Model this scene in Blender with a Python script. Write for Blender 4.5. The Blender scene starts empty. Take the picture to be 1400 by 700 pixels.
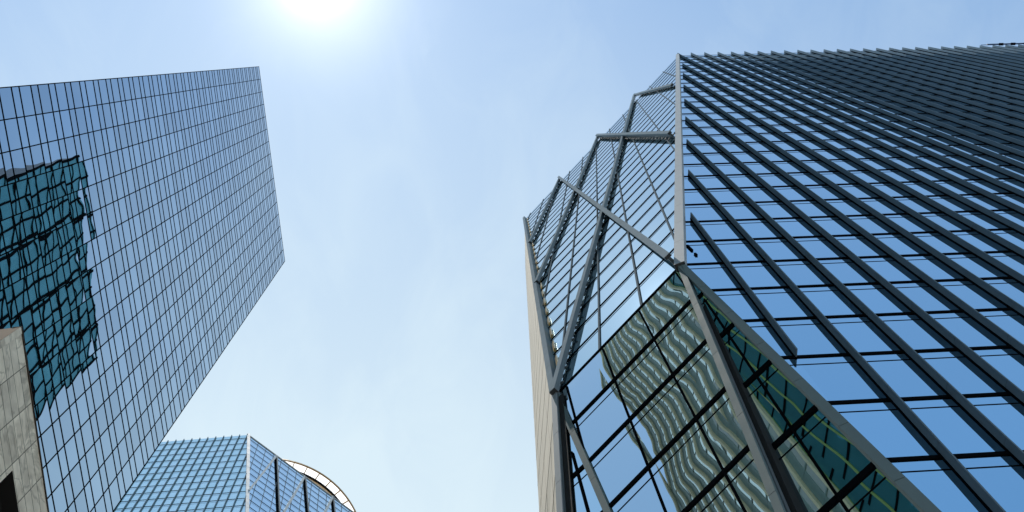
import bpy, math, random
import numpy as np
from mathutils import Matrix, Vector

random.seed(7)
SC = bpy.context.scene
COL = SC.collection
EYE = 1.6                                   # eye height above the pavement

# ------------------------------------------------------------------ camera calibration
# reference photograph 1400 x 700, focal length 1400 px (36 mm on a 36 mm sensor), zenith seen at ZEN
F = 1400.0
ZEN = (585.0, 72.0)
_up = np.array([ZEN[0]-700.0, ZEN[1]-350.0, F]); _up /= np.linalg.norm(_up)
_x = np.array([1.0, 0, 0]); _x -= _x.dot(_up)*_up; _x /= np.linalg.norm(_x)
R = np.array([_x, np.cross(_up, _x), _up])  # world = R @ camera
ORG = np.array([0, 0, EYE])

def ray(x, y): return R @ np.array([x-700.0, y-350.0, F])
def at_h(x, y, h):                          # measured sight line met at height h above the eye
    d = ray(x, y); return ORG + d*(h/d[2])
def on_plane(x, y, p0, n):
    d = ray(x, y); return ORG + d*((p0-ORG).dot(n)/d.dot(n))
def unit(v): v = np.asarray(v, float); return v/np.linalg.norm(v)
def V(*a): return np.array(a, float)
ZH = V(0, 0, 1)

cam = bpy.data.cameras.new('camera'); cam.lens = 36; cam.sensor_width = 36
cam.clip_start = 0.1; cam.clip_end = 6000
co = bpy.data.objects.new('camera', cam); COL.objects.link(co)
Rc = R @ np.diag([1, -1, -1])
M4 = Matrix([list(Rc[i])+[ORG[i]] for i in range(3)]+[[0, 0, 0, 1]])
co.matrix_world = M4
SC.camera = co

# ------------------------------------------------------------------ materials
def new_mat(name):
    m = bpy.data.materials.new(name); m.use_nodes = True
    m.node_tree.nodes.clear(); return m, m.node_tree.nodes, m.node_tree.links

def out(m, sock):
    o = m.node_tree.nodes.new('ShaderNodeOutputMaterial'); m.node_tree.links.new(sock, o.inputs['Surface'])

def math_node(N, L, op, a, b=None):
    n = N.new('ShaderNodeMath'); n.operation = op
    for i, v in enumerate((a, b)):
        if v is None: continue
        if isinstance(v, (int, float)): n.inputs[i].default_value = v
        else: L.new(v, n.inputs[i])
    return n.outputs[0]

def solid(name, col, rough=0.5, metal=0.0, var=0.12, scale=3.0, bump=0.0, spec=0.5):
    m, N, L = new_mat(name)
    p = N.new('ShaderNodeBsdfPrincipled')
    tc = N.new('ShaderNodeTexCoord')
    no = N.new('ShaderNodeTexNoise'); no.inputs['Scale'].default_value = scale; no.inputs['Detail'].default_value = 5
    L.new(tc.outputs['Object'], no.inputs['Vector'])
    mx = N.new('ShaderNodeMix'); mx.data_type = 'RGBA'
    L.new(no.outputs['Fac'], mx.inputs[0])
    mx.inputs[6].default_value = (*[c*(1-var) for c in col], 1)
    mx.inputs[7].default_value = (*[c*(1+var) for c in col], 1)
    L.new(mx.outputs[2], p.inputs['Base Color'])
    r = math_node(N, L, 'ADD', math_node(N, L, 'MULTIPLY', no.outputs['Fac'], 0.2), rough-0.1)
    L.new(r, p.inputs['Roughness'])
    p.inputs['Metallic'].default_value = metal
    p.inputs['Specular IOR Level'].default_value = spec
    if bump:
        b = N.new('ShaderNodeBump'); b.inputs['Strength'].default_value = bump; b.inputs['Distance'].default_value = 0.02
        L.new(no.outputs['Fac'], b.inputs['Height']); L.new(b.outputs['Normal'], p.inputs['Normal'])
    out(m, p.outputs[0]); return m

def glass(name, tint, body, refl=0.85, tilt=0.004, pillow=0.0, wave=0.004, wscale=(1.0, 1.0), rough=0.0, tone=0.05, spandrel=None):
    """coated curtain-wall glass. UV counts panels: whole numbers are joints. Every pane sits at a slightly
    different angle (tilt), is a little domed (pillow) and uneven (wave), so mirror images break up."""
    m, N, L = new_mat(name)
    uv = N.new('ShaderNodeUVMap'); uv.uv_map = 'UVMap'
    fl = N.new('ShaderNodeVectorMath'); fl.operation = 'FLOOR'; L.new(uv.outputs[0], fl.inputs[0])
    fr = N.new('ShaderNodeVectorMath'); fr.operation = 'FRACTION'; L.new(uv.outputs[0], fr.inputs[0])
    wn = N.new('ShaderNodeTexWhiteNoise'); wn.noise_dimensions = '3D'; L.new(fl.outputs[0], wn.inputs['Vector'])
    def vm(op, a, b):
        n = N.new('ShaderNodeVectorMath'); n.operation = op
        for i, v in enumerate((a, b)):
            if isinstance(v, tuple): n.inputs[i].default_value = v
            else: L.new(v, n.inputs[i])
        return n.outputs[0]
    c0 = vm('SUBTRACT', wn.outputs['Color'], (0.5, 0.5, 0.5))
    pert = vm('MULTIPLY', c0, (tilt*2, tilt*2, tilt*2))
    mp = vm('MULTIPLY', uv.outputs[0], (wscale[0], wscale[1], 1.0))
    off = vm('MULTIPLY', wn.outputs['Color'], (3.0, 3.0, 3.0))
    mp2 = vm('ADD', mp, off)
    no = N.new('ShaderNodeTexNoise'); no.inputs['Scale'].default_value = 1.0; no.inputs['Detail'].default_value = 1.5
    L.new(mp2, no.inputs['Vector'])
    nz = vm('MULTIPLY', vm('SUBTRACT', no.outputs['Color'], (0.5, 0.5, 0.5)), (wave*4, wave*4, wave*4))
    pert = vm('ADD', pert, nz)
    if pillow:
        # dome: tilt grows from the middle of the pane to its edges, along the face and up it
        cs = N.new('ShaderNodeSeparateXYZ'); L.new(vm('SUBTRACT', fr.outputs[0], (0.5, 0.5, 0.5)), cs.inputs[0])
        tg = N.new('ShaderNodeTangent'); tg.direction_type = 'UV_MAP'; tg.uv_map = 'UVMap'
        a = N.new('ShaderNodeVectorMath'); a.operation = 'SCALE'; L.new(tg.outputs[0], a.inputs[0])
        L.new(math_node(N, L, 'MULTIPLY', cs.outputs[0], pillow), a.inputs['Scale'])
        b = N.new('ShaderNodeVectorMath'); b.operation = 'SCALE'; b.inputs[0].default_value = (0, 0, 1)
        L.new(math_node(N, L, 'MULTIPLY', cs.outputs[1], pillow), b.inputs['Scale'])
        pert = vm('ADD', pert, vm('ADD', a.outputs[0], b.outputs[0]))
    ge = N.new('ShaderNodeNewGeometry')
    nn = N.new('ShaderNodeVectorMath'); nn.operation = 'NORMALIZE'; L.new(vm('ADD', ge.outputs['Normal'], pert), nn.inputs[0])
    gl = N.new('ShaderNodeBsdfGlossy'); gl.inputs['Roughness'].default_value = rough
    L.new(nn.outputs[0], gl.inputs['Normal'])
    # slight pane to pane difference of the coating
    mx = N.new('ShaderNodeMix'); mx.data_type = 'RGBA'; L.new(wn.outputs['Value'], mx.inputs[0])
    mx.inputs[6].default_value = (*[c*(1-tone) for c in tint], 1); mx.inputs[7].default_value = (*[min(1, c*(1+tone)) for c in tint], 1)
    # Fresnel (Schlick): the coating's colour head on, a full mirror at grazing angles
    dt = N.new('ShaderNodeVectorMath'); dt.operation = 'DOT_PRODUCT'; L.new(ge.outputs['Incoming'], dt.inputs[0]); L.new(ge.outputs['Normal'], dt.inputs[1])
    fz = math_node(N, L, 'POWER', math_node(N, L, 'SUBTRACT', 1.0, math_node(N, L, 'ABSOLUTE', dt.outputs['Value'])), 5.0)
    mz = N.new('ShaderNodeMix'); mz.data_type = 'RGBA'; L.new(fz, mz.inputs[0]); L.new(mx.outputs[2], mz.inputs[6]); mz.inputs[7].default_value = (1, 1, 1, 1)
    L.new(mz.outputs[2], gl.inputs['Color'])
    df = N.new('ShaderNodeBsdfDiffuse'); df.inputs['Color'].default_value = (*body, 1)
    ms = N.new('ShaderNodeMixShader'); ms.inputs[0].default_value = refl
    L.new(df.outputs[0], ms.inputs[1]); L.new(gl.outputs[0], ms.inputs[2])
    out(m, ms.outputs[0]); return m

MAT = {}
MAT['dark_glass'] = glass('dark_blue_glass', (0.36, 0.49, 0.61), (0.01, 0.02, 0.03), 0.95, tilt=0.002, pillow=0.006, wave=0.0032, wscale=(1.0, 0.8), tone=0.10)
MAT['fin_glass'] = glass('blue_glass', (0.36, 0.61, 0.79), (0.01, 0.03, 0.05), 0.93, tilt=0.0012, wave=0.0006, tone=0.03)
MAT['facet_glass'] = glass('pale_blue_glass', (0.28, 0.50, 0.60), (0.02, 0.05, 0.06), 0.93, tilt=0.0015, wave=0.0006, tone=0.03)
MAT['low_glass'] = glass('clear_low_glass', (0.58, 0.71, 0.75), (0.02, 0.04, 0.045), 0.93, tilt=0.008, pillow=0.012, wave=0.013, wscale=(0.55, 0.9), tone=0.03)
MAT['deep_glass'] = glass('deep_teal_glass', (0.66, 0.82, 0.84), (0.01, 0.03, 0.04), 0.92, tilt=0.005, pillow=0.006, wave=0.008, wscale=(0.4, 0.8))
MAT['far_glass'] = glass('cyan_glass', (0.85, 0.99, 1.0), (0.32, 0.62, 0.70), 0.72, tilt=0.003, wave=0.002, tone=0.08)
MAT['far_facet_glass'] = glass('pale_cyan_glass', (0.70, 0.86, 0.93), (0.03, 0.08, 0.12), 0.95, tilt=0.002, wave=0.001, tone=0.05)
MAT['teal_glass'] = glass('teal_glass', (0.20, 0.40, 0.46), (0.05, 0.24, 0.30), 0.35, tilt=0.02, wave=0.01, tone=0.2)
MAT['strip_glass'] = glass('pale_green_glass', (0.80, 0.90, 0.90), (0.80, 0.86, 0.83), 0.6, tilt=0.01, wave=0.01, tone=0.1)
MAT['strip_dark'] = solid('grey_green_spandrel', (0.21, 0.30, 0.29), 0.4, 0.0, spec=0.5)
MAT['green_glass'] = glass('dark_petrol_glass', (0.14, 0.30, 0.36), (0.04, 0.21, 0.26), 0.35, tilt=0.01, wave=0.01, tone=0.2)
MAT['black'] = solid('black_mullion_metal', (0.005, 0.006, 0.008), 1.0, 0.0, spec=0.0)
MAT['dark_line'] = solid('dark_gasket', (0.006, 0.008, 0.011), 1.0, 0.0, spec=0.0)
MAT['fin'] = solid('dark_anodised_fin', (0.15, 0.205, 0.26), 0.8, 0.0, var=0.10, scale=0.6, spec=0.0)
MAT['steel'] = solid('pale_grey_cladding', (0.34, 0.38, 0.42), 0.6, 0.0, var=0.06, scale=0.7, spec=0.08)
MAT['brace'] = solid('grey_steel_casing', (0.26, 0.31, 0.355), 0.8, 0.0, var=0.14, scale=0.9, spec=0.0)
MAT['casing'] = solid('shaded_grey_casing', (0.165, 0.22, 0.235), 0.7, 0.0, var=0.08, scale=0.9, spec=0.04)  # darker cladding copy: shade on the lower casings put into the colour
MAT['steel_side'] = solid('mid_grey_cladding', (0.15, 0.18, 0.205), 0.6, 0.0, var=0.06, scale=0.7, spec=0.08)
MAT['mull'] = solid('grey_mullion', (0.17, 0.20, 0.23), 0.8, 0.0, spec=0.0)
MAT['joint'] = solid('panel_joint', (0.05, 0.055, 0.06), 0.7)
MAT['beige'] = solid('beige_wall_panel', (0.60, 0.555, 0.47), 0.8, 0.0, var=0.05, scale=0.35, bump=0.1, spec=0.2)
MAT['beige_joint'] = solid('beige_wall_joint', (0.30, 0.27, 0.22), 0.9)
MAT['stone_joint'] = solid('stone_joint', (0.13, 0.12, 0.10), 0.9)
MAT['gold_glint'] = solid('painted_gold_glint', (0.62, 0.46, 0.20), 0.3, 0.8)  # gold of the sunlit wall's reflection, put into the colour
MAT['roof'] = solid('roof_membrane', (0.18, 0.18, 0.18), 0.9, var=0.2)
MAT['rear'] = solid('rear_cladding', (0.20, 0.22, 0.24), 0.6)
MAT['bronze'] = solid('bronze_soffit', (0.26, 0.15, 0.06), 0.5, 0.2)
MAT['bronze_light'] = solid('bronze_rim', (0.42, 0.26, 0.11), 0.45, 0.2)
MAT['cream'] = solid('cream_fin', (0.80, 0.70, 0.48), 0.6, var=0.06)
MAT['lime'] = solid('lime_mullion', (0.26, 0.38, 0.10), 0.5)
MAT['blue_steel'] = solid('blue_painted_steel', (0.02, 0.06, 0.16), 0.4)
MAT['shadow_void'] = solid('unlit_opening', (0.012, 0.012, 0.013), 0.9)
MAT['brown_stone'] = solid('brown_stone', (0.36, 0.25, 0.18), 0.75, var=0.15, scale=1.5)
MAT['dark_trim'] = solid('dark_bronze_trim', (0.05, 0.035, 0.025), 0.6, spec=0.1)
MAT['grey_metal'] = solid('dark_grey_cladding', (0.09, 0.09, 0.10), 0.6)

def marble():
    m, N, L = new_mat('veined_marble')
    tc = N.new('ShaderNodeTexCoord')
    mp = N.new('ShaderNodeMapping'); mp.inputs['Scale'].default_value = (1, 1, 1); L.new(tc.outputs['Object'], mp.inputs[0])
    uv = N.new('ShaderNodeUVMap'); uv.uv_map = 'UVMap'
    fl0 = N.new('ShaderNodeVectorMath'); fl0.operation = 'FLOOR'; L.new(uv.outputs[0], fl0.inputs[0])
    wn0 = N.new('ShaderNodeTexWhiteNoise'); L.new(fl0.outputs[0], wn0.inputs['Vector'])
    jm = N.new('ShaderNodeVectorMath'); jm.operation = 'MULTIPLY_ADD'; L.new(wn0.outputs['Color'], jm.inputs[0]); jm.inputs[1].default_value = (1.2, 1.2, 1.2); L.new(mp.outputs[0], jm.inputs[2])
    n1 = N.new('ShaderNodeTexNoise'); n1.inputs['Scale'].default_value = 1.1; n1.inputs['Detail'].default_value = 8; n1.inputs['Distortion'].default_value = 1.0
    L.new(jm.outputs[0], n1.inputs['Vector'])
    wv = N.new('ShaderNodeTexNoise'); wv.inputs['Scale'].default_value = 0.62; wv.inputs['Detail'].default_value = 4; wv.inputs['Roughness'].default_value = 0.5; wv.inputs['Distortion'].default_value = 0.8
    L.new(jm.outputs[0], wv.inputs['Vector'])
    r1 = N.new('ShaderNodeValToRGB'); L.new(n1.outputs['Fac'], r1.inputs[0])
    r1.color_ramp.elements[0].position = 0.3; r1.color_ramp.elements[0].color = (0.58, 0.50, 0.40, 1)
    r1.color_ramp.elements[1].position = 0.7; r1.color_ramp.elements[1].color = (0.88, 0.79, 0.66, 1)
    r2 = N.new('ShaderNodeValToRGB'); L.new(wv.outputs['Fac'], r2.inputs[0])
    r2.color_ramp.elements[0].position = 0.46; r2.color_ramp.elements[0].color = (1, 1, 1, 1)
    r2.color_ramp.elements[1].position = 0.54; r2.color_ramp.elements[1].color = (1, 1, 1, 1)
    e_ = r2.color_ramp.elements.new(0.50); e_.color = (0.60, 0.59, 0.57, 1)
    uv = N.new('ShaderNodeUVMap'); uv.uv_map = 'UVMap'
    fl = N.new('ShaderNodeVectorMath'); fl.operation = 'FLOOR'; L.new(uv.outputs[0], fl.inputs[0])
    wn = N.new('ShaderNodeTexWhiteNoise'); L.new(fl.outputs[0], wn.inputs['Vector'])
    mr = N.new('ShaderNodeMapRange'); L.new(wn.outputs['Value'], mr.inputs[0]); mr.inputs[3].default_value = 0.86; mr.inputs[4].default_value = 1.12
    a = N.new('ShaderNodeMix'); a.data_type = 'RGBA'; a.blend_type = 'MULTIPLY'; a.inputs[0].default_value = 0.9
    L.new(r1.outputs[0], a.inputs[6]); L.new(r2.outputs[0], a.inputs[7])
    b = N.new('ShaderNodeVectorMath'); b.operation = 'SCALE'; L.new(a.outputs[2], b.inputs[0]); L.new(mr.outputs[0], b.inputs['Scale'])
    p = N.new('ShaderNodeBsdfPrincipled'); L.new(b.outputs[0], p.inputs['Base Color']); p.inputs['Roughness'].default_value = 0.5
    out(m, p.outputs[0]); return m
MAT['marble'] = marble()

def canopy_mat():
    m, N, L = new_mat('white_translucent_canopy')
    t = N.new('ShaderNodeBsdfTranslucent'); t.inputs['Color'].default_value = (0.85, 0.84, 0.82, 1)
    d = N.new('ShaderNodeBsdfDiffuse'); d.inputs['Color'].default_value = (0.8, 0.8, 0.8, 1)
    ms = N.new('ShaderNodeMixShader'); ms.inputs[0].default_value = 0.35
    L.new(t.outputs[0], ms.inputs[1]); L.new(d.outputs[0], ms.inputs[2]); out(m, ms.outputs[0]); return m
MAT['canopy'] = canopy_mat()

def ground_mat():
    m, N, L = new_mat('paved_ground')
    tc = N.new('ShaderNodeTexCoord')
    br = N.new('ShaderNodeTexBrick'); br.inputs['Scale'].default_value = 1.5
    br.inputs['Color1'].default_value = (0.20, 0.19, 0.18, 1); br.inputs['Color2'].default_value = (0.25, 0.24, 0.22, 1); br.inputs['Mortar'].default_value = (0.09, 0.09, 0.09, 1)
    L.new(tc.outputs['Object'], br.inputs['Vector'])
    p = N.new('ShaderNodeBsdfPrincipled'); L.new(br.outputs[0], p.inputs['Base Color']); p.inputs['Roughness'].default_value = 0.8
    out(m, p.outputs[0]); return m
MAT['ground'] = ground_mat()

# ------------------------------------------------------------------ objects
def thing(name, loc, label, cat, group=None):
    o = bpy.data.objects.new(name, None); COL.objects.link(o)
    o.location = tuple(loc); o.empty_display_size = 2
    o['label'] = label; o['category'] = cat
    if group: o['group'] = group
    return o

def world_loc(o):
    v = Vector((0, 0, 0))
    while o is not None: v = v + o.location; o = o.parent
    return v

class MB:
    """collects boxes, bars and polygons given in world coordinates"""
    def __init__(s): s.v = []; s.f = []; s.mi = []; s.uv = []
    def poly(s, pts, mi=0, uv=None):
        b = len(s.v); s.v += [tuple(p) for p in pts]; s.f.append(tuple(range(b, b+len(pts)))); s.mi.append(mi)
        s.uv += list(uv) if uv is not None else [(p[0]*0.5, p[2]*0.5) for p in pts]
    def hexa(s, a, c, mi=0):            # a, c: two matching quads
        for q in ([a[3], a[2], a[1], a[0]], list(c)): s.poly(q, mi)
        for i in range(4):
            j = (i+1) % 4; s.poly([a[i], a[j], c[j], c[i]], mi)
    def bar(s, p, q, n, w, d0, d1, mi=0):
        """box from p to q; n = outward direction, spans d0..d1 along it, w wide across"""
        p = np.asarray(p, float); q = np.asarray(q, float); n = np.asarray(n, float)
        t = unit(q-p); side = unit(np.cross(n, t))*w/2
        n = unit(np.cross(t, side))*1.0
        A = [p-side+n*d0, p+side+n*d0, p+side+n*d1, p-side+n*d1]
        B = [x+(q-p) for x in A]
        s.hexa(A, B, mi)
    def build(s, name, mats, parent=None, bevel=0.0):
        o0 = world_loc(parent) if parent is not None else Vector((0, 0, 0))
        vs = [(x-o0.x, y-o0.y, z-o0.z) for x, y, z in s.v]
        me = bpy.data.meshes.new(name); me.from_pydata(vs, [], s.f)
        uvl = me.uv_layers.new(name='UVMap')
        for i, u in enumerate(s.uv): uvl.data[i].uv = u
        for m in (mats if isinstance(mats, (list, tuple)) else [mats]): me.materials.append(m)
        for p, k in zip(me.polygons, s.mi): p.material_index = k
        me.update()
        o = bpy.data.objects.new(name, me); COL.objects.link(o)
        if parent is not None: o.parent = parent
        return o

class Facet:
    """flat facade: point(s, z) = base + s along the level direction + rise along the slope"""
    def __init__(s, p0, n):
        s.n = unit(n); s.p0 = np.asarray(p0, float)
        s.eh = unit(np.cross(ZH, s.n))           # to the right when looking at the facade
        e = np.cross(s.n, s.eh); s.ev = e/e[2]
        s.poly = None
    def pt(s, a, z, d=0.0): return s.p0 + a*s.eh + (z-s.p0[2])*s.ev + d*s.n
    def sz(s, p): return ((np.asarray(p)-s.p0).dot(s.eh) - (p[2]-s.p0[2])*s.ev.dot(s.eh), p[2])
    def px(s, x, y): return on_plane(x, y, s.p0, s.n)
    def outline(s, pts): s.poly = [s.sz(p) for p in pts]
    def span_z(s, z):                             # the facade's extent at one height
        xs = []
        P = s.poly
        for i in range(len(P)):
            (a0, z0), (a1, z1) = P[i], P[(i+1) % len(P)]
            if (z0-z)*(z1-z) <= 0 and abs(z1-z0) > 1e-9: xs.append(a0+(a1-a0)*(z-z0)/(z1-z0))
        return (min(xs), max(xs)) if len(xs) >= 2 else None
    def clip(s, a, z, k, dz0=0.0, dz1=0.0):       # line a + k*(h - z) cut by the outline
        hs = []; P = s.poly
        for i in range(len(P)):
            (a0, z0), (a1, z1) = P[i], P[(i+1) % len(P)]
            f0 = a0-(a+k*(z0-z)); f1 = a1-(a+k*(z1-z))
            if f0*f1 <= 0 and abs(f1-f0) > 1e-9: hs.append(z0+(z1-z0)*f0/(f0-f1))
        if len(hs) < 2: return None
        lo, hi = min(hs)+dz0, max(hs)-dz1
        if hi-lo < 0.3: return None
        return s.pt(a+k*(lo-z), lo), s.pt(a+k*(hi-z), hi)
    def glazing(s, name, mat, parent, bay, floor, a0=0.0, z0=0.0, k=0.0, thick=0.25):
        m = MB(); P = s.poly
        uv = [((a-a0-k*(z-z0))/bay, (z-z0)/floor) for a, z in P]
        f = [s.pt(a, z) for a, z in P]; b = [s.pt(a, z, -thick) for a, z in P]
        # keep the winding outward
        nn = sum((np.cross(f[i]-f[0], f[i+1]-f[0]) for i in range(1, len(f)-1)), V(0, 0, 0))
        if nn.dot(s.n) < 0: f.reverse(); b.reverse(); uv.reverse()
        m.poly(f, 0, uv); m.poly(b[::-1], 1)
        for i in range(len(f)):
            j = (i+1) % len(f); m.poly([f[j], f[i], b[i], b[j]], 1)
        return m.build(name, [mat, MAT['rear']], parent)

def line_px(F_, x0, y0, x1, y1):
    return F_.px(x0, y0), F_.px(x1, y1)

def toward(p, q, z):                               # point of line p-q at height z
    p = np.asarray(p); q = np.asarray(q); return p+(q-p)*((z-p[2])/(q[2]-p[2]))

def seg_bar(parent, name, p, q, n, w, d0, d1, mats, joint=4.0, jm=1, trim=0.0):
    """a clad tube with fine joints between its casings"""
    p = np.asarray(p, float); q = np.asarray(q, float); t = unit(q-p); Ln = np.linalg.norm(q-p)
    m = MB(); k = max(1, round(Ln/joint)); g = 0.025
    m.bar(p, q, n, w-0.03, d0+0.015, d1-0.015, jm)
    for i in range(k):
        m.bar(p+t*(Ln*i/k+g/2), p+t*(Ln*(i+1)/k-g/2), n, w, d0, d1, 0)
    return m.build(name, mats, parent)

# ================================================================== SETTING
g = MB(); S_ = 1500
g.poly([V(-S_, -S_, 0), V(S_, -S_, 0), V(S_, S_, 0), V(-S_, S_, 0)])
go = g.build('ground', MAT['ground']); go['kind'] = 'structure'

# ================================================================== RIGHT TOWER: finned front + faceted braced corner
# finned front plane, from the measured grid of fins and floors (floor height 4 m)
u_dir = unit(V(1.0, -0.024, 0.0)); v_dir = unit(V(0.065, -0.084, 0.994))
n_rf = unit(np.cross(v_dir, u_dir));
if n_rf[1] > 0: n_rf = -n_rf
BAY = 2.034; FLH = 3.976
P00 = at_h(1386, 264, 58.7)                       # fin 0 at floor 0 (replaced below by the fitted height)
C1 = at_h(931, 364, 46.3)                         # the low crease where all facets meet
RF = Facet(C1, n_rf)
P00 = RF.px(1386, 264)
C0 = RF.px(927, 76)
ROOF = C0[2]
k_fin = -1  # placeholder, set from fins
def fin_line(u):                                   # a fin's foot as (level position, height) line
    p = P00 + u_dir*BAY*u; return RF.sz(p)
_a, _b = RF.sz(P00), RF.sz(P00+v_dir*10)
KF = (_b[0]-_a[0])/(_b[1]-_a[1])
E1 = RF.px(1270, 698)
E0 = toward(C1, E1, 0.0)
UMAX = 30
Rtop = RF.pt(RF.sz(C0)[0]+68.0, ROOF); Rbot = RF.pt(RF.sz(C0)[0]+46.0, 0.0)
# eh may run either way
if (Rtop-C0).dot(u_dir) < 0:
    Rtop = RF.pt(RF.sz(C0)[0]-68.0, ROOF); Rbot = RF.pt(RF.sz(C0)[0]-46.0, 0.0)
RF.outline([C0, C1, E0, Rbot, Rtop])

W0 = at_h(718, 299, ROOF-EYE)
n_l1 = unit(np.cross(C1-C0, W0-C0))
if n_l1.dot(-C0) < 0: n_l1 = -n_l1
L1 = Facet(C0, n_l1)
W1 = L1.px(762, 541)
W1 = toward(W0, W1, C1[2])
L1.outline([C0, C1, W1, W0])

fold = unit(V(*(C1-W1)[:2], 0))
h_out = unit(V(fold[1], -fold[0], 0))
if h_out.dot(-C1) < 0: h_out = -h_out
n_l2 = unit(h_out + V(0, 0, -0.047))
L2 = Facet(C1, n_l2)
L2r = L2.px(1068, 700); L2l = L2.px(832, 700)
L2.outline([C1, W1, toward(W1, L2l, 0.0), toward(C1, L2r, 0.0)])

def plane_dir(p, q, slope_px):                     # plane through line pq with level lines of a given plan direction
    d = unit(V(1.0, slope_px, 0)); n = unit(np.cross(q-p, d))
    if n.dot(-p) < 0: n = -n
    return n
n_l3 = plane_dir(C1, E1, -0.97)
L3 = Facet(C1, n_l3)
L3l = L3.px(1092, 700)
L3.outline([C1, toward(C1, L3l, 0.0), E0])
n_l4 = plane_dir(W1, L2l, -0.95)
L4 = Facet(W1, n_l4)
L4l = L4.px(771, 700)
L4.outline([W1, toward(W1, L4l, 0.0), toward(W1, L2l, 0.0)])
if 0:
    for nme, fc in (('RF', RF), ('L1', L1), ('L2', L2), ('L3', L3), ('L4', L4)):
        print(nme, fc.n.round(3), [tuple(np.round(fc.pt(*p), 1)) for p in fc.poly])

RT = thing('office_tower', (RF.pt(RF.poly[1][0], 0)[0]+15, 20, 0), 'tall glass tower with dark slanting fins and a braced faceted corner, nearest on the right', 'tower')

def floors_of(zlo, zhi, phase=P00[2]):
    k0 = math.ceil((zlo-phase)/FLH); z = phase+k0*FLH
    while z < zhi: yield z; z += FLH

def transoms(fc, parent, zlo, zhi, thick, thin, gap, ph=P00[2], step=FLH, proud=0.09, thin_proud=0.05, ends=0.0, name='transom', mat='black'):
    k0 = math.ceil((zlo-ph)/step); z = ph+k0*step
    while z < zhi:
        m = MB()
        for zz, w, pr in ((z, thick, proud), (z-gap, thin, thin_proud)):
            sp = fc.span_z(zz)
            if not w or sp is None or sp[1]-sp[0] < 0.4: continue
            m.bar(fc.pt(sp[0]+ends, zz), fc.pt(sp[1]-ends, zz), fc.n, w, 0.004, pr)
        if m.f: m.build(name, MAT[mat], parent)
        z += step

# --- finned front
rf_glass = RF.glazing('curtain_wall', MAT['fin_glass'], RT, BAY, FLH, RF.sz(P00)[0], P00[2], KF)
transoms(RF, rf_glass, 14.0, ROOF-1.0, 0.20, 0.05, 0.72, proud=0.035, thin_proud=0.012)
FD = 0.36; TIP = 3.4
for u in range(-10, UMAX+4):
    a, z = fin_line(u)
    c = RF.clip(a, z, KF, 0.6, 0.0)
    if c is None: continue
    lo, hi = c
    if lo[2] > ROOF-0.5: continue
    t = unit(hi-lo)
    if hi[2] > ROOF-0.3: hi = hi+t*0.55
    else: hi = hi-t*TIP
    if u == -10: lo = toward(lo, hi, P00[2]-6*FLH-0.1)   # the shortest fin stops at a floor above the crease
    if lo[2] < 14: lo = toward(lo, hi, 14.0)
    m = MB()
    m.bar(lo, hi, RF.n, 0.075, 0.004, 0.055, 1)     # dark mullion at the root
    zs = [zz for zz in floors_of(lo[2]+0.2, hi[2]-0.2)]
    cuts = [lo]+[toward(lo, hi, zz+0.35) for zz in zs if zz+0.35 < hi[2]]+[hi]
    for p, q in zip(cuts, cuts[1:]):
        if np.linalg.norm(q-p) > 0.1: m.bar(p+t*0.012, q-t*0.012, RF.n, 0.055, 0.055, FD, 0)
    m.build('fin', [MAT['fin'], MAT['black']], rf_glass)

# small dark fixing on the glass beside the crease
for x0, y0, x1, y1 in ((939.5, 336.5, 946.5, 343.5), (950, 347.5, 952.5, 350)):
    p, q = line_px(RF, x0, y0, x1, y1); m = MB(); m.bar(p, q, RF.n, 0.11, 0.01, 0.08); m.build('fixing_bracket', MAT['black'], rf_glass)

# --- braced upper facet
l1_glass = L1.glazing('curtain_wall', MAT['facet_glass'], RT, 3.0, FLH, 0, P00[2])
sp = L1.span_z(C1[2]+0.12); m = MB(); m.bar(L1.pt(sp[0]+0.2, C1[2]+0.12), L1.pt(sp[1]-0.2, C1[2]+0.12), L1.n, 0.2, 0.004, 0.05); m.build('transom', MAT['black'], l1_glass)
transoms(L1, l1_glass, C1[2]+0.4, ROOF-0.5, 0.18, 0.05, 0.48, proud=0.03, thin_proud=0.012, ends=0.25)
vp = ray(803, 55); 
_q = L1.px(878, 421); d_m = vp/vp[2]; d_m = d_m - L1.n*d_m.dot(L1.n); d_m = d_m/d_m[2]
KM = L1.sz(_q+d_m*10)[0]/10 - L1.sz(_q)[0]/10
marks = [L1.sz(L1.px(x, y)) for x, y in ((878, 421), (820, 470), (915, 320), (781.4, 377), (755, 420))]
base_a = [a-KM*(z-C1[2]) for a, z in marks]
_s = abs(base_a[0]-base_a[1])
lo_a = min(base_a)-6*_s
for i in range(-9, 14):
    a = base_a[0]+i*_s
    c = L1.clip(a, C1[2], KM, 0.15, 0.1)
    if c is None: continue
    m = MB(); m.bar(c[0], c[1], L1.n, 0.11, 0.006, 0.06); m.build('mullion', MAT['mull'], l1_glass)

def brace(x0, y0, x1, y1, w=0.36, d0=0.55, d1=1.05, name='brace', struts=True):
    p, q = line_px(L1, x0, y0, x1, y1)
    t = unit(q-p); Ln = np.linalg.norm(q-p); m = MB()
    k = max(1, round(Ln/5.0)); gp = 0.03
    m.bar(p, q, L1.n, w-0.04, d0+0.02, d1-0.02, 1)
    for i in range(k): m.bar(p+t*(Ln*i/k+gp/2), p+t*(Ln*(i+1)/k-gp/2), L1.n, w, d0, d1, 0)
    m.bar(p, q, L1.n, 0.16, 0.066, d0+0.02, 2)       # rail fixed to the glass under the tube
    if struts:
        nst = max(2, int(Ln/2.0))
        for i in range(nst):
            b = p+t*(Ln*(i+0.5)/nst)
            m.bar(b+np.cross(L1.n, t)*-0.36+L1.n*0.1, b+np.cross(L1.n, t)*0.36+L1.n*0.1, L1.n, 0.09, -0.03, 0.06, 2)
    return m.build(name, [MAT['brace'], MAT['joint'], MAT['steel_side']], RT)

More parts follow.
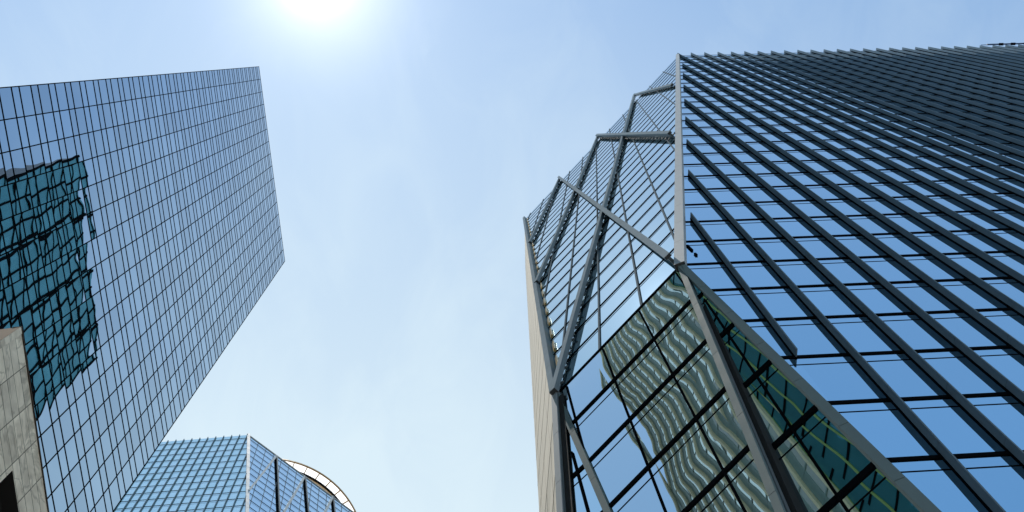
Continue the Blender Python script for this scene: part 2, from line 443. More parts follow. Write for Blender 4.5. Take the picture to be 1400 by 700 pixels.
for a in ((869, 131, 763, 541), (819, 188, 737, 389), (767, 245, 726.5, 334)): brace(*a, d0=0.12, d1=0.42)
brace(870, 131, 921, 118, d0=0.12, d1=0.38)
brace(819, 188, 922, 188, d0=0.43, d1=0.66)
brace(767, 245, 924, 361, d0=0.43, d1=0.62, struts=False)

# --- corner casings
n_c = unit(RF.n+L1.n)
seg_bar(RT, 'corner_casing', toward(C1, C0, C1[2]-0.2), C0+unit(C0-C1)*0.5, n_c, 0.52, -0.25, 0.24, [MAT['steel'], MAT['joint']], 4.0)
n_w = unit(L1.n + V(-0.75, 0.3, 0))
seg_bar(RT, 'edge_casing', toward(W0, W1, W1[2]-0.1), W0+unit(W0-W1)*0.3, L1.n, 0.36, -0.5, 0.36, [MAT['brace'], MAT['joint']], 5.0)

# --- lower leaning facet
l2_glass = L2.glazing('curtain_wall', MAT['low_glass'], RT, 3.0, FLH, 0, P00[2])
transoms(L2, l2_glass, 8.0, C1[2]-0.3, 0.22, 0.05, 0.72, proud=0.05, thin_proud=0.015)
tops = [RF]
ph0 = None
a1, z1 = L2.sz(L2.px(887, 450)); a2, z2 = L2.sz(L2.px(1000, 664)); K2 = (a2-a1)/(z2-z1)
b1, y1 = L2.sz(L2.px(828, 487)); st2 = abs((a1-K2*(z1-C1[2]))-(b1-K2*(y1-C1[2])))
for i in range(-6, 7):
    c = L2.clip(a1-K2*(z1-C1[2])+i*st2, C1[2], K2, 0.0, 0.1)
    if c is None or c[1][2] < 12: continue
    m = MB(); m.bar(toward(c[1], c[0], max(c[0][2], 8.0)), c[1], L2.n, 0.07, 0.006, 0.06); m.build('mullion', MAT['black'], l2_glass)
def low_edge(p, q, inward):
    """edge casing of the lower facet: pale face, grey flank"""
    q0 = toward(p, q, 6.0)
    seg_bar(RT, 'edge_casing', q0, p, L2.n, 0.28, -0.30, 0.12, [MAT['casing'], MAT['joint']], 4.5)
    off = inward*0.20
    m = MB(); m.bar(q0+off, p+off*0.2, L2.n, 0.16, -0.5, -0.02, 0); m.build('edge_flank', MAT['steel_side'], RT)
    off = inward*0.36
    m = MB(); m.bar(q0+off, p+off*0.1-V(0, 0, 0.8), L2.n, 0.22, -0.75, -0.22, 0); m.build('recess_shade', MAT['shadow_void'], RT)  # near-black strip stands in for the shade of the recess
fold_r = L2.eh if L2.eh.dot(C1-W1) > 0 else -L2.eh
low_edge(C1, L2r, fold_r); low_edge(W1, L2l, -fold_r)

# --- recessed triangular facets either side
for fc, xa, ya, xb, yb, mat in ((L3, 964, 410, 1158, 697.5, 'deep_glass'), (L4, 782.6, 619, 804, 698, 'deep_glass')):
    gz = fc.glazing('curtain_wall', MAT[mat], RT, 1.5, FLH, 0, P00[2])
    transoms(fc, gz, 8.0, C1[2]-2.0, 0.26, 0.05, 0.72, proud=0.05, thin_proud=0.015)
    p, q = line_px(fc, xa, ya, xb, yb)
    m = MB(); m.bar(toward(p, q, 8.0), p, fc.n, 0.08, 0.006, 0.08); m.build('mullion', MAT['black'], gz)
seg_bar(RT, 'edge_casing', toward(C1, E1, 6.0), C1, unit(RF.n+V(-0.35, 0, 0)), 0.34, -0.3, 0.13, [MAT['casing'], MAT['joint']], 3.6)
seg_bar(RT, 'edge_casing', toward(W1, L4l, 6.0), W1, unit(L4.n+V(-0.3, 0, 0)), 0.36, -0.3, 0.22, [MAT['steel'], MAT['joint']], 4.0)
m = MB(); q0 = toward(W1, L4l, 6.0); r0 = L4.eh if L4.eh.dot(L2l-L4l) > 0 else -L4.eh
m.bar(q0+r0*0.55, W1+r0*0.1-V(0, 0, 0.6), L4.n, 0.5, 0.02, 0.10); m.build('recess_shade', MAT['shadow_void'], RT)  # dark strip over the glass, painting the recess beside the casing as shaded
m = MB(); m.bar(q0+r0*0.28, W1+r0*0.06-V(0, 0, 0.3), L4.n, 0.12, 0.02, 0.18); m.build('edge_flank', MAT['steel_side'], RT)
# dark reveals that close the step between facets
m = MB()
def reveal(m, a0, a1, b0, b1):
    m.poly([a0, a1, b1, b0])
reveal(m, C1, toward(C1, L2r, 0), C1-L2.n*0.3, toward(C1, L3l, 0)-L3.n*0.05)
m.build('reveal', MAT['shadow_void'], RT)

# --- beige end wall beside the corner
wl = MB(); lines = MB()
zs = list(np.linspace(ROOF+0.4, C1[2], 24))+list(np.linspace(C1[2], 0.3, 12))[1:]
def wall_edge(z):
    s = toward(W0, W1, z) if z >= W1[2] else toward(W1, L4l, z)
    return s
def px_of(p):
    c = R.T @ (np.asarray(p)-ORG); return c[0]/c[2]*F+700, c[1]/c[2]*F+350
Ba = at_h(714.5, 299, ROOF-EYE); 
prevS = None; rows = []
def wall_far(z):
    s = wall_edge(z)+V(-0.12, 0.18, 0)
    # far edge of the wall: 7 m deeper, standing a little further out
    xs_, ys_ = px_of(s); yb = 72+(ys_-72)+1400*7.0/(z-EYE)
    return s, at_h(714.6+0.0566*(yb-300), yb, z-EYE)
for z in zs:
    if z > 26: s, b = wall_far(z)
    else:
        s = wall_edge(z)+V(-0.12, 0.18, 0); b = toward(wall_far(40)[1], wall_far(26)[1], z)
    rows.append((z, s, b))
for (z0, s0, b0), (z1, s1, b1) in zip(rows, rows[1:]):
    wl.poly([s0, s1, b1, b0], 0)
    bk0, bk1 = b0+V(2.0, 0.6, 0), b1+V(2.0, 0.6, 0)
    wl.poly([b0, b1, bk1, bk0], 0)
    wl.poly([s1+V(0.3, 0.2, 0), s0+V(0.3, 0.2, 0), bk0, bk1], 0)
wl_o = wl.build('end_wall', MAT['beige'], RT)
for i in range(1, len(rows)-1):
    z, s, b = rows[i]; nrm = unit(np.cross(rows[i+1][1]-s, b-s)); 
    if nrm.dot(-s) < 0: nrm = -nrm
    lines.bar(s, b, nrm, 0.05, 0.002, 0.012)
for f_ in (0.3, 0.6, 0.85):
    for (z0, s0, b0), (z1, s1, b1) in zip(rows, rows[1:]):
        p, q = s0+(b0-s0)*f_, s1+(b1-s1)*f_
        nrm = unit(np.cross(s1-s0, b0-s0)); nrm = nrm if nrm.dot(-s0) > 0 else -nrm
        lines.bar(p, q, nrm, 0.025, 0.002, 0.010)
lines.build('joints', MAT['beige_joint'], wl_o)
# golden strips, broken at the floors, stand in for the sunlit wall's reflection
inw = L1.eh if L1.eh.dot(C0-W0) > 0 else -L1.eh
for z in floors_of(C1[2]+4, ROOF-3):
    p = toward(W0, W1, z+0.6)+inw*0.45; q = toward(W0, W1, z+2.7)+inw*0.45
    m = MB(); m.bar(p, q, unit(L1.n-inw*0.6), 0.22, 0.02, 0.10); m.build('edge_glint', MAT['gold_glint'], RT)

# --- roof and rear so that the tower is a closed body
sR, bR = rows[0][1], rows[0][2]
back_pts = [bR+V(3, 1.5, 0), V(Rtop[0], Rtop[1]+27, ROOF)]
roofpoly = [C0, Rtop, back_pts[1], back_pts[0], W0]
m = MB(); m.poly([p-V(0, 0, 0.3) for p in roofpoly]); m.build('roof', MAT['roof'], RT)
m = MB()
bot = [rows[-1][2]+V(3, 1.5, 0), V(Rbot[0], Rbot[1]+22, 0)]
bot = [V(p[0], p[1], 0) for p in bot]
m.poly([Rtop, Rbot, bot[1], back_pts[1]]); m.poly([back_pts[1], bot[1], bot[0], back_pts[0]])
m.build('rear_wall', MAT['rear'], RT)

# --- roof gantry (window-cleaning cradle arm) at the far end of the roof edge
ga = RF.px(1357, 66.0); gb = RF.px(1425, 64.0)
GN = thing('roof_gantry', (ga[0], ga[1], ROOF), 'dark blue maintenance arm lying along the roof edge of the finned tower', 'roof crane')
d = unit(V(*(gb-ga)[:2], 0)); o_ = V(ga[0], ga[1]-0.45, ROOF+0.75)
m = MB()
m.bar(o_, o_+d*7, V(0, -1, 0), 0.22, 0, 0.22); m.bar(o_+d*0.8+V(0, 0, 0.75), o_+d*7+V(0, 0, 0.75), V(0, -1, 0), 0.16, 0, 0.18)
for i in range(6):
    m.bar(o_+d*(0.4+i*1.1), o_+d*(1.2+i*1.1)+V(0, 0, 0.75), V(0, -1, 0), 0.1, 0.02, 0.12)
m.build('boom', MAT['blue_steel'], GN)
m = MB()
for i in (2.0, 3.9, 6.0): m.bar(o_+d*i-V(0, 0, 0.85), o_+d*i, V(0, -1, 0), 0.28, -0.1, 0.3)
m.build('bracket', MAT['black'], GN)
m = MB(); m.bar(o_+V(0, -0.02, 0.05)-d*0.9, o_+V(0, -0.02, 0.3)+d*1.0, V(0, -1, 0), 0.12, 0.0, 0.1); m.build('boom_tip', MAT['blue_steel'], GN)

# ================================================================== LEFT TOWER: flush dark blue glass
H1 = 194.0
T0 = at_h(354, 91, H1); T1 = at_h(389.5, 357, H1)
n_lt = unit(np.cross(T1-T0, ZH)); n_lt = n_lt if n_lt[0] > 0 else -n_lt
LT = Facet(T0, n_lt)
NB = 16; LW = np.linalg.norm(T1-T0); LB = LW/NB; LF = H1/51.0
LT.outline([T0, T1, V(T1[0], T1[1], 0), V(T0[0], T0[1], 0)])
LTT = thing('glass_tower', (T0[0]-20, (T0[1]+T1[1])/2, 0), 'tall flat dark blue mirror-glass tower on the left, gridded with thin black lines', 'tower')
lt_glass = LT.glazing('curtain_wall', MAT['dark_glass'], LTT, LB, LF, 0.0, T0[2])
sgn = 1 if LT.sz(T1)[0] > 0 else -1
for j in range(NB+1):
    a = sgn*j*LB
    m = MB(); m.bar(LT.pt(a, 0.1), LT.pt(a, H1+EYE+0.05), LT.n, 0.085, 0.004, 0.03); m.build('mullion', MAT['dark_line'], lt_glass)
for i in range(0, 48):
    z = T0[2]-i*LF
    for dz in (0.0, LF*0.615):
        m = MB(); zz = z-dz-0.05
        m.bar(LT.pt(0, zz), LT.pt(sgn*LW, zz), LT.n, 0.125, 0.005, 0.03); m.build('transom', MAT['dark_line'], lt_glass)
dep = V(-38, 7.5, 0); m = MB()
A, B = T0-LT.n*0.3, T1-LT.n*0.3
a0, b0 = V(A[0], A[1], 0), V(B[0], B[1], 0)
m.poly([A, A+dep, a0+dep, a0]); m.poly([B, b0, b0+dep, B+dep]); m.poly([A+dep, B+dep, b0+dep, a0+dep])
m.build('side_wall', MAT['grey_metal'], LTT)
m = MB(); m.poly([A, B, B+dep, A+dep]); m.build('roof', MAT['roof'], LTT)

# ================================================================== MARBLE BUILDING: low block at the left edge
HS = 40.0
S0 = at_h(28, 447, HS); S1 = at_h(65, 700, HS)
n_s = unit(np.cross(S1-S0, ZH)); n_s = n_s if n_s[0] > 0 else -n_s
along = unit(S1-S0); SL = 16.0
S2 = S0+along*SL
ST = Facet(S0, n_s)
SB = thing('marble_building', (S0[0]-4, S0[1]+8, 0), 'low building clad in veined grey-white marble, at the lower left edge', 'building')
ss = 1 if ST.sz(S2)[0] > 0 else -1
CH = 0.62; PL = np.linalg.norm(S1-S0)/5.0
# window opening in the face, measured from the photograph
w_top = ST.sz(ST.px(17, 643)); w_r = ST.sz(ST.px(26, 696))
za = w_top[1]; s_w = abs(w_top[0])
ST.outline([S0, S2, V(S2[0], S2[1], 0), V(S0[0], S0[1], 0)])
zt = S0[2]
wz1 = za; wz0 = za-2.6; ws0 = s_w; ws1 = s_w+4.2
m = MB()
def quad(m, s0, s1, z0, z1, d=0.0, mi=0):
    pts = [ST.pt(ss*s0, z0, d), ST.pt(ss*s1, z0, d), ST.pt(ss*s1, z1, d), ST.pt(ss*s0, z1, d)]
    uv = [(s0/PL, (z0)/CH), (s1/PL, z0/CH), (s1/PL, z1/CH), (s0/PL, z1/CH)]
    if np.cross(pts[1]-pts[0], pts[2]-pts[0]).dot(ST.n) < 0: pts.reverse(); uv.reverse()
    m.poly(pts, mi, uv)
for s0, s1, z0, z1 in ((0, SL, wz1, zt), (0, ws0, wz0, wz1), (ws1, SL, wz0, wz1), (0, SL, 0, wz0)): quad(m, s0, s1, z0, z1)
fw = m.build('front_wall', MAT['marble'], SB)
# coping and joints
m = MB(); m.bar(ST.pt(ss*0.14, 6), ST.pt(ss*0.14, zt-0.02), ST.n, 0.26, 0.003, 0.03); m.build('corner_strip', MAT['marble'], SB)
m = MB()
z = zt-CH
while z > 6:
    if not (wz0 < z < wz1): m.bar(ST.pt(0, z), ST.pt(ss*SL, z), ST.n, 0.022, -0.01, 0.004)
    else: m.bar(ST.pt(0, z), ST.pt(ss*ws0, z), ST.n, 0.022, -0.01, 0.004)
    z -= CH
s = PL
while s < SL:
    m.bar(ST.pt(ss*s, 6), ST.pt(ss*s, wz0 if ws0 < s < ws1 else zt-0.05), ST.n, 0.032, -0.01, 0.005)
    if ws0 < s < ws1: m.bar(ST.pt(ss*s, wz1), ST.pt(ss*s, zt-0.05), ST.n, 0.032, -0.01, 0.005)
    s += PL
m.build('joints', MAT['stone_joint'], fw)
m = MB()                                            # dark edge trim along the roof
m.bar(S0+V(0, 0, 0.05), S2+V(0, 0, 0.05), ST.n, 0.07, -0.3, 0.04); m.build('roof_edge', MAT['dark_trim'], SB)
m = MB(); q_ = 0.6
pin = lambda s, z, d: ST.pt(ss*s, z, d)
m.poly([pin(ws0, wz0, -q_), pin(ws1, wz0, -q_), pin(ws1, wz1, -q_), pin(ws0, wz1, -q_)])
m.poly([pin(ws0, wz0, 0), pin(ws0, wz1, 0), pin(ws0, wz1, -q_), pin(ws0, wz0, -q_)])
m.poly([pin(ws1, wz1, 0), pin(ws1, wz0, 0), pin(ws1, wz0, -q_), pin(ws1, wz1, -q_)])
m.poly([pin(ws0, wz1, 0), pin(ws1, wz1, 0), pin(ws1, wz1, -q_), pin(ws0, wz1, -q_)])
m.poly([pin(ws1, wz0, 0), pin(ws0, wz0, 0), pin(ws0, wz0, -q_), pin(ws1, wz0, -q_)])
m.build('window', MAT['shadow_void'], SB)
m = MB(); dp = unit(V(-1.0, 0.10, 0))*9.0
a0 = V(S0[0], S0[1], 0); c0 = V(S2[0], S2[1], 0)
m.poly([S0, a0, a0+dp, S0+dp]); m.poly([S2, S2+dp, c0+dp, c0]); m.poly([S0+dp, a0+dp, c0+dp, S2+dp])
m.build('side_wall', MAT['brown_stone'], SB)
m = MB(); m.poly([p+V(0, 0, -0.02) for p in (S0, S2, S2+dp, S0+dp)]); m.build('roof', MAT['roof'], SB)

# ================================================================== FAR TOWER: smaller finned twin, lower left
HB = 262.0
D0 = at_h(339.3, 594.7, HB); Dl = at_h(225, 604, HB)
eB = unit(Dl-D0); n_b = unit(np.cross(eB, ZH)); n_b = n_b if n_b.dot(-D0) > 0 else -n_b
BF = Facet(D0, n_b)
D1 = BF.px(337.4, 702)
Dr = at_h(470, 691, HB); 
n_r = unit(np.cross(D1-D0, Dr-D0)); n_r = n_r if n_r.dot(-D0) > 0 else -n_r
BR = Facet(D0, n_r)
ztop, zlow = D0[2], 120.0
sl = np.linalg.norm(Dl-D0)+30
DL = D0+eB*sl
BF.outline([D0, toward(D0, D1, zlow), V(DL[0], DL[1], zlow), DL])
DR = D0+unit(Dr-D0)*62
lowR = toward(D0, D1, zlow)+unit(V(*(Dr-D0)[:2], 0))*62
# slope of the facet's verticals
vpb = ray(484, 196); d_b = vpb/vpb[2]; d_b = d_b-BR.n*d_b.dot(BR.n); d_b = d_b/d_b[2]
_q = BR.px(400, 690); KB = (BR.sz(_q+d_b*10)[0]-BR.sz(_q)[0])/10
BR.outline([D0, DR, BR.pt(BR.sz(DR)[0]+KB*(zlow-ztop), zlow), toward(D0, D1, zlow)])
BT = thing('office_tower', (D0[0], D0[1]+20, 0), 'smaller finned blue tower with a braced corner, rising behind the dark mirror tower', 'tower')
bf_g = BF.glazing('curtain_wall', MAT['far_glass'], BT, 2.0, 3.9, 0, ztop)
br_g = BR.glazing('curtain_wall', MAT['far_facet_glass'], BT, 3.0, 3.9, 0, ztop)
fs = [BF.sz(BF.px(x, y)) for x, y in ((229.7, 604), (295.4, 598.2))]
bw = abs(fs[0][0]-fs[1][0])/6
a_c = BF.sz(BF.px(295.4, 598.2))[0]; sg = 1 if BF.sz(DL)[0] > 0 else -1
f1 = BF.px(230, 604); f2 = BF.px(200, 650); KK = (BF.sz(f2)[0]-BF.sz(f1)[0])/(f2[2]-f1[2])
fb = bw
for i in range(-8, 20):
    a = a_c+sg*i*bw
    c = BF.clip(a, ztop, KK, 0.0, 0.0)
    if c is None: continue
    lo, hi = c
    if hi[2] < ztop-0.5: hi = toward(hi, lo, hi[2]-1.2)
    else: hi = hi+V(0, 0, 0.15)
    m = MB(); m.bar(lo, hi, BF.n, 0.15, 0.005, 0.34); m.build('fin', MAT['fin'], bf_g)
FB = 3.85
for fc, gz in ((BF, bf_g), (BR, br_g)):
    z = ztop-2.2
    while z > 186:
        sp = fc.span_z(z); m = MB()
        if sp:
            m.bar(fc.pt(sp[0], z), fc.pt(sp[1], z), fc.n, 0.20, 0.006, 0.05); m.bar(fc.pt(sp[0], z-0.8), fc.pt(sp[1], z-0.8), fc.n, 0.035, 0.006, 0.02)
            m.build('transom', MAT['black'], gz)
        z -= FB
for i in range(-4, 40):
    a = BR.sz(BR.px(363.8, 613.6))
    c = BR.clip(a[0]-KB*(a[1]-ztop)+(i*2.55)*(1 if BR.sz(DR)[0] > 0 else -1), ztop, KB, 0.1, 0.1)
    if c is None: continue
    m = MB(); m.bar(c[0], c[1], BR.n, 0.12, 0.006, 0.08); m.build('mullion', MAT['mull'], br_g)
seg_bar(BT, 'corner_casing', toward(D0, D1, zlow), D0+V(0, 0, 0.6), unit(BF.n+BR.n), 0.8, -0.4, 0.2, [MAT['steel'], MAT['joint']], 4.0)
m = MB(); m.bar(D0, DR, BR.n, 0.3, 0.006, 0.2); m.build('roof_edge', MAT['steel'], BT)
for x, y, xd, yd, xt, yt in ((377.2, 624, 339.2, 672, 380.5, 702), (416, 652.3, 387, 702, 420.3, 702), (454.3, 680, 443.5, 702, 456.5, 702)):
    p, q = BR.px(x, y), BR.px(xd, yd)
    m = MB(); m.bar(p, q, BR.n, 0.5, 0.1, 0.45); m.build('brace', MAT['steel'], BT)
    p, q = BR.px(x, y), BR.px(xt, yt); p = p+(q-p)*0.02
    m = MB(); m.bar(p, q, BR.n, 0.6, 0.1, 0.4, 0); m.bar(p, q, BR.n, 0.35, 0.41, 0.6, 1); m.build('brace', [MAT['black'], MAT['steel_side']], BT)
m = MB(); bk = V(4, 26, 0)
m.poly([p-V(0, 0, 0.3) for p in (DL, D0, DR, DR+V(-14, 6, 0), DL+bk)]); m.build('roof', MAT['roof'], BT)
m = MB(); DLl = V(DL[0], DL[1], zlow)
m.poly([DL, DLl, DLl+bk, DL+bk]); m.poly([DL+bk, DLl+bk, BR.pt(*BR.poly[2])+V(-14, 6, 0), DR+V(-14, 6, 0)]); m.poly([DR, BR.pt(*BR.poly[2]), BR.pt(*BR.poly[2])+V(-14, 6, 0), DR+V(-14, 6, 0)])
lo4 = [BR.pt(*BR.poly[2]), BR.pt(*BR.poly[3]), DLl, DLl+bk, BR.pt(*BR.poly[2])+V(-14, 6, 0)]
lo4b = [V(p[0], p[1], 0) for p in lo4]
for i in range(5): m.poly([lo4[i], lo4b[i], lo4b[(i+1) % 5], lo4[(i+1) % 5]])
m.build('rear_wall', MAT['rear'], BT)

# ================================================================== ROUND TOWER with white canopy ring
HC = 345.0
pts = [(402, 632), (421, 637), (438, 646.4), (453, 658), (465.5, 670), (477.4, 684.6), (487, 700)]
W_ = np.array([at_h(x, y, HC) for x, y in pts])
A_ = np.c_[2*W_[:, 0], 2*W_[:, 1], np.ones(len(W_))]; sol = np.linalg.lstsq(A_, (W_[:, :2]**2).sum(1), rcond=None)[0]
cx, cy = sol[0], sol[1]; ro = math.sqrt(sol[2]+cx*cx+cy*cy)
Wi = np.array([at_h(x, y, HC) for x, y in ((432.4, 654.3), (445, 665), (457, 677.5))])
ri = np.hypot(Wi[:, 0]-cx, Wi[:, 1]-cy).mean()
zc = HC+EYE
CT = thing('round_tower', (cx, cy, 0), 'round tower with white ring canopy on bronze ribs, behind the smaller finned tower', 'tower')
def ring(m, r0, r1, z0, z1, mi=0, n=96):
    for i in range(n):
        a, b = 2*math.pi*i/n, 2*math.pi*(i+1)/n
        P = lambda r, t, z: V(cx+r*math.cos(t), cy+r*math.sin(t), z)
        m.poly([P(r1, a, z1), P(r1, b, z1), P(r0, b, z1), P(r0, a, z1)], mi); m.poly([P(r0, a, z0), P(r0, b, z0), P(r1, b, z0), P(r1, a, z0)], mi)
        m.poly([P(r1, a, z0), P(r1, b, z0), P(r1, b, z1), P(r1, a, z1)], mi); m.poly([P(r0, b, z0), P(r0, a, z0), P(r0, a, z1), P(r0, b, z1)], mi)
m = MB(); 
for i in range(96):
    a, b = 2*math.pi*i/96, 2*math.pi*(i+1)/96
    P = lambda r, t: V(cx+r*math.cos(t), cy+r*math.sin(t), zc)
    m.poly([P(ri, a), P(ri, b), P(ro-0.2, b), P(ro-0.2, a)])
can = m.build('canopy', MAT['canopy'], CT)
m = MB(); ring(m, ro-0.3, ro+0.15, zc-0.35, zc+0.25); m.build('rim', MAT['bronze_light'], CT)
th0 = math.atan2(at_h(421, 637, HC)[1]-cy, at_h(421, 637, HC)[0]-cx); th1 = math.atan2(at_h(465.5, 670, HC)[1]-cy, at_h(465.5, 670, HC)[0]-cx)
dth = (th1-th0)/3
nr = round(2*math.pi/abs(dth)); dth = math.copysign(2*math.pi/nr, dth)
for i in range(nr):
    t = th0+i*dth; dv = V(math.cos(t), math.sin(t), 0); c_ = V(cx, cy, zc)
    m = MB(); m.bar(c_+dv*(ri-1.2), c_+dv*(ro-0.1), V(0, 0, -1), 0.30, 0.02, 0.6); m.build('rib', MAT['bronze_light'], CT)
m = MB(); ring(m, ri-0.55, ri+0.1, zc-1.5, zc-0.1); m.build('inner_ring', MAT['black'], CT)
m = MB(); ring(m, ri-1.2, ri-0.15, zc-5.5, zc-1.52); m.build('soffit_ring', MAT['bronze_light'], CT)
m = MB(); ring(m, 0.5, ri-2.4, 0.2, zc-2.7); dr = m.build('drum', MAT['bronze'], CT)

# ================================================================== TOWERS SEEN ONLY AS MIRROR IMAGES
def mirror(p, fc): return p-2*(p-fc.p0).dot(fc.n)*fc.n
# teal tower mirrored in the left tower
HT = 490.0
v0 = at_h(112, 215, HT); v1 = at_h(129, 490, HT); 
A, B = mirror(v0, LT), mirror(v1, LT)
TT = thing('mirrored_tower', (A[0]+15, (A[1]+B[1])/2, 0), 'teal glass tower with a black grid, seen mirrored in the dark blue tower', 'tower')
e = unit(B-A); n_t = unit(np.cross(e, ZH)); n_t = n_t if n_t[0] < 0 else -n_t
TF = Facet(A, n_t); TF.outline([A, B, V(B[0], B[1], 0), V(A[0], A[1], 0)])
tg = TF.glazing('curtain_wall', MAT['teal_glass'], TT, 4.2, 12.0, 0, 0)
wd = np.linalg.norm(B-A); sg = 1 if TF.sz(B)[0] > 0 else -1
nb = 11
for i in range(nb+1):
    for o_ in (0.0,):
        m = MB(); m.bar(TF.pt(sg*(wd*i/nb+o_), 100), TF.pt(sg*(wd*i/nb+o_), HT+EYE), TF.n, 0.9 if i % 3 else 1.3, 0.01, 0.5); m.build('mullion', MAT['black'], tg)
z = HT-2
while z > 130:
    m = MB(); m.bar(TF.pt(0, z), TF.pt(sg*wd, z), TF.n, 1.5, 0.01, 0.4); m.build('transom', MAT['black'], tg); z -= 19.0
m = MB(); dpt = V(34, 0, 0); a0, b0 = V(A[0], A[1], 0), V(B[0], B[1], 0); of = -TF.n*0.3
A, B, a0, b0 = A+of, B+of, a0+of, b0+of
m.poly([A, a0, a0+dpt, A+dpt]); m.poly([B, B+dpt, b0+dpt, b0]); m.poly([A+dpt, a0+dpt, b0+dpt, B+dpt]); m.poly([A, A+dpt, B+dpt, B])
m.build('side_wall', MAT['grey_metal'], TT)

def slab_tower(name, label, x0, x1, y, h, glassm, finm, step, fw, fdp, fl=4.0, band=0.5, bandm='black', dark=0.0):
    t = thing(name, ((x0+x1)/2, y-10, 0), label, 'tower')
    fc = Facet(V(x0, y, h), V(0, 1, 0)); fc.outline([V(x0, y, h), V(x1, y, h), V(x1, y, 0), V(x0, y, 0)])
    gz = fc.glazing('curtain_wall', MAT[glassm], t, step, fl, 0, 0)
    n = int((x1-x0)/step)
    for i in range(n+1):
        x = x0+(x1-x0)*i/n
        m = MB(); m.bar(V(x, y, 20), V(x, y, h+1), V(0, 1, 0), fw, 0.01, fdp); m.build('fin', MAT[finm], gz)
        if dark and i < n:
            m = MB(); m.bar(V(x+fw/2+dark/2+0.02, y, 20), V(x+fw/2+dark/2+0.02, y, h), V(0, 1, 0), dark, 0.011, 0.06); m.build('spandrel', MAT['strip_dark'], gz)
    z = 30
    while z < h:
        m = MB(); m.bar(V(x0, y, z), V(x1, y, z), V(0, 1, 0), band, 0.012, 0.08); m.build('transom', MAT[bandm], gz); z += fl
    m = MB(); yy = y-0.3
    for P in ([V(x0, yy, h), V(x0, yy, 0), V(x0, yy-20, 0), V(x0, yy-20, h)], [V(x1, yy, 0), V(x1, yy, h), V(x1, yy-20, h), V(x1, yy-20, 0)],
              [V(x0, yy-20, h), V(x0, yy-20, 0), V(x1, yy-20, 0), V(x1, yy-20, h)], [V(x0, yy, h), V(x1, yy, h), V(x1, yy-20, h), V(x0, yy-20, h)]): m.poly(P)
    m.build('rear_wall', MAT['rear'], t)
    return t
slab_tower('pinstripe_tower', 'tower of close cream vertical fins, seen mirrored in the lower slanting glass', -51, -17.8, -17.5, 215.0, 'strip_glass', 'cream', 2.6, 0.36, 0.45, 4.0, 0.2, 'strip_dark', 1.15)
slab_tower('petrol_tower', 'dark petrol glass tower with lime mullions, seen mirrored in the narrow triangular facet', -17.7, 12, -17.6, 150.0, 'green_glass', 'lime', 2.2, 0.26, 0.10, 4.0, 0.3)

# ================================================================== LIGHT
sun_px = (432, -34)
sd = unit(ray(*sun_px))                            # towards the sun
elev = math.asin(sd[2]); az = math.atan2(sd[0], sd[1])
sl_ = bpy.data.lights.new('sun', 'SUN'); sl_.energy = 3.5; sl_.angle = math.radians(0.5); sl_.color = (1.0, 0.955, 0.88)
so = bpy.data.objects.new('sun', sl_); COL.objects.link(so)
so.rotation_mode = 'QUATERNION'; so.rotation_quaternion = Vector(tuple(sd)).to_track_quat('Z', 'Y'); so.location = (0, 0, 400)

w = bpy.data.worlds.new('World'); SC.world = w; w.use_nodes = True
N, L = w.node_tree.nodes, w.node_tree.links
N.clear()
sky = N.new('ShaderNodeTexSky'); sky.sky_type = 'NISHITA'; sky.sun_disc = False
sky.sun_elevation = elev; sky.sun_rotation = az
sky.air_density = 1.0; sky.dust_density = 0.12; sky.ozone_density = 0.7; sky.altitude = 0
bg = N.new('ShaderNodeBackground'); bg.inputs['Strength'].default_value = 0.12
# thin high veil of cirrus, denser to one side of the sky, with faint wisps
tc = N.new('ShaderNodeTexCoord')
mpw = N.new('ShaderNodeMapping'); mpw.inputs['Scale'].default_value = (7, 4, 3); mpw.inputs['Rotation'].default_value = (0, 0, 0.6); L.new(tc.outputs['Generated'], mpw.inputs[0])
nzw = N.new('ShaderNodeTexNoise'); nzw.inputs['Scale'].default_value = 1.6; nzw.inputs['Detail'].default_value = 7; nzw.inputs['Roughness'].default_value = 0.6; nzw.inputs['Distortion'].default_value = 0.6
L.new(mpw.outputs[0], nzw.inputs['Vector'])
mrw = N.new('ShaderNodeMapRange'); L.new(nzw.outputs['Fac'], mrw.inputs[0]); mrw.inputs[1].default_value = 0.4; mrw.inputs[2].default_value = 0.8; mrw.inputs[3].default_value = -0.01; mrw.inputs[4].default_value = 0.09
dtw = N.new('ShaderNodeVectorMath'); dtw.operation = 'DOT_PRODUCT'; L.new(tc.outputs['Generated'], dtw.inputs[0]); dtw.inputs[1].default_value = (-0.12, 0.95, 0)
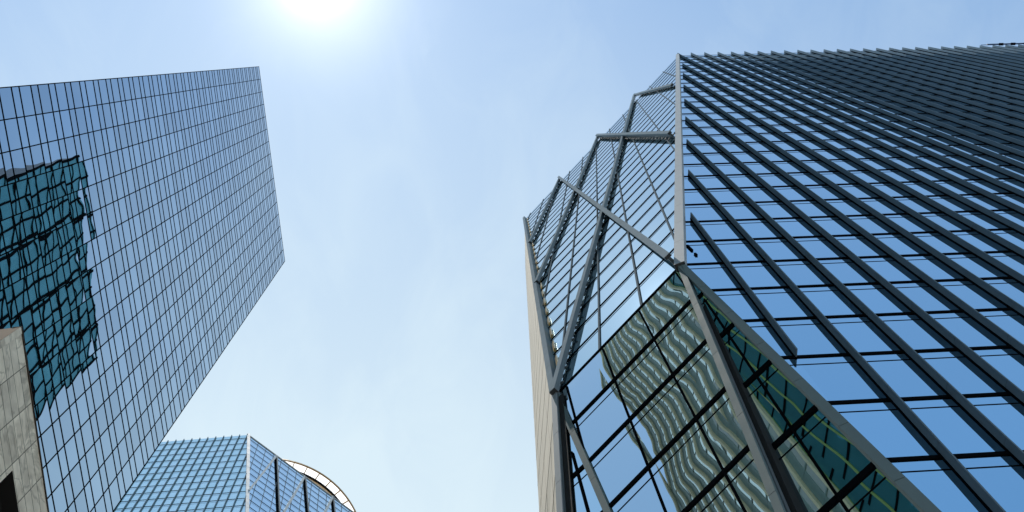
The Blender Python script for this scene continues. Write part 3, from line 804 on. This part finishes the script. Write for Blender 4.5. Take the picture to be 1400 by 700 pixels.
mw = math_node(N, L, 'ADD', math_node(N, L, 'ADD', dtw.outputs['Value'], 0.19), mrw.outputs[0])
mw = math_node(N, L, 'MINIMUM', math_node(N, L, 'MAXIMUM', mw, 0.10), 0.6)
mxw = N.new('ShaderNodeMix'); mxw.data_type = 'RGBA'; L.new(mw, mxw.inputs[0])
tnt = N.new('ShaderNodeVectorMath'); tnt.operation = 'MULTIPLY'; L.new(sky.outputs[0], tnt.inputs[0]); tnt.inputs[1].default_value = (0.92, 1.04, 1.0)
L.new(tnt.outputs[0], mxw.inputs[6]); mxw.inputs[7].default_value = (4.9, 5.5, 5.2, 1)
# forward-scattered brightness of the veil round the sun
ds = N.new('ShaderNodeVectorMath'); ds.operation = 'DOT_PRODUCT'; L.new(tc.outputs['Generated'], ds.inputs[0]); ds.inputs[1].default_value = tuple(sd)
dm = math_node(N, L, 'MAXIMUM', ds.outputs['Value'], 0.0)
gl_ = math_node(N, L, 'ADD', math_node(N, L, 'MULTIPLY', math_node(N, L, 'POWER', dm, 4000.0), 7.0), math_node(N, L, 'MULTIPLY', math_node(N, L, 'POWER', dm, 500.0), 2.4))
ad = N.new('ShaderNodeVectorMath'); ad.operation = 'ADD'; L.new(mxw.outputs[2], ad.inputs[0])
gv = N.new('ShaderNodeVectorMath'); gv.operation = 'SCALE'; gv.inputs[0].default_value = (1.02, 0.95, 1.0); L.new(gl_, gv.inputs['Scale'])
L.new(gv.outputs[0], ad.inputs[1])
L.new(ad.outputs[0], bg.inputs['Color'])
wo = N.new('ShaderNodeOutputWorld'); L.new(bg.outputs[0], wo.inputs['Surface'])

SC.render.engine = 'CYCLES'
SC.view_settings.view_transform = 'Standard'; SC.view_settings.look = 'None'; SC.view_settings.gamma = 1.0
SC.view_settings.use_curve_mapping = False
SC.view_settings.exposure = 0.81
SC.cycles.max_bounces = 8; SC.cycles.glossy_bounces = 5; SC.cycles.diffuse_bounces = 3
SC.cycles.sample_clamp_indirect = 6.0; SC.cycles.sample_clamp_direct = 6.0
SC.cycles.use_denoising = True
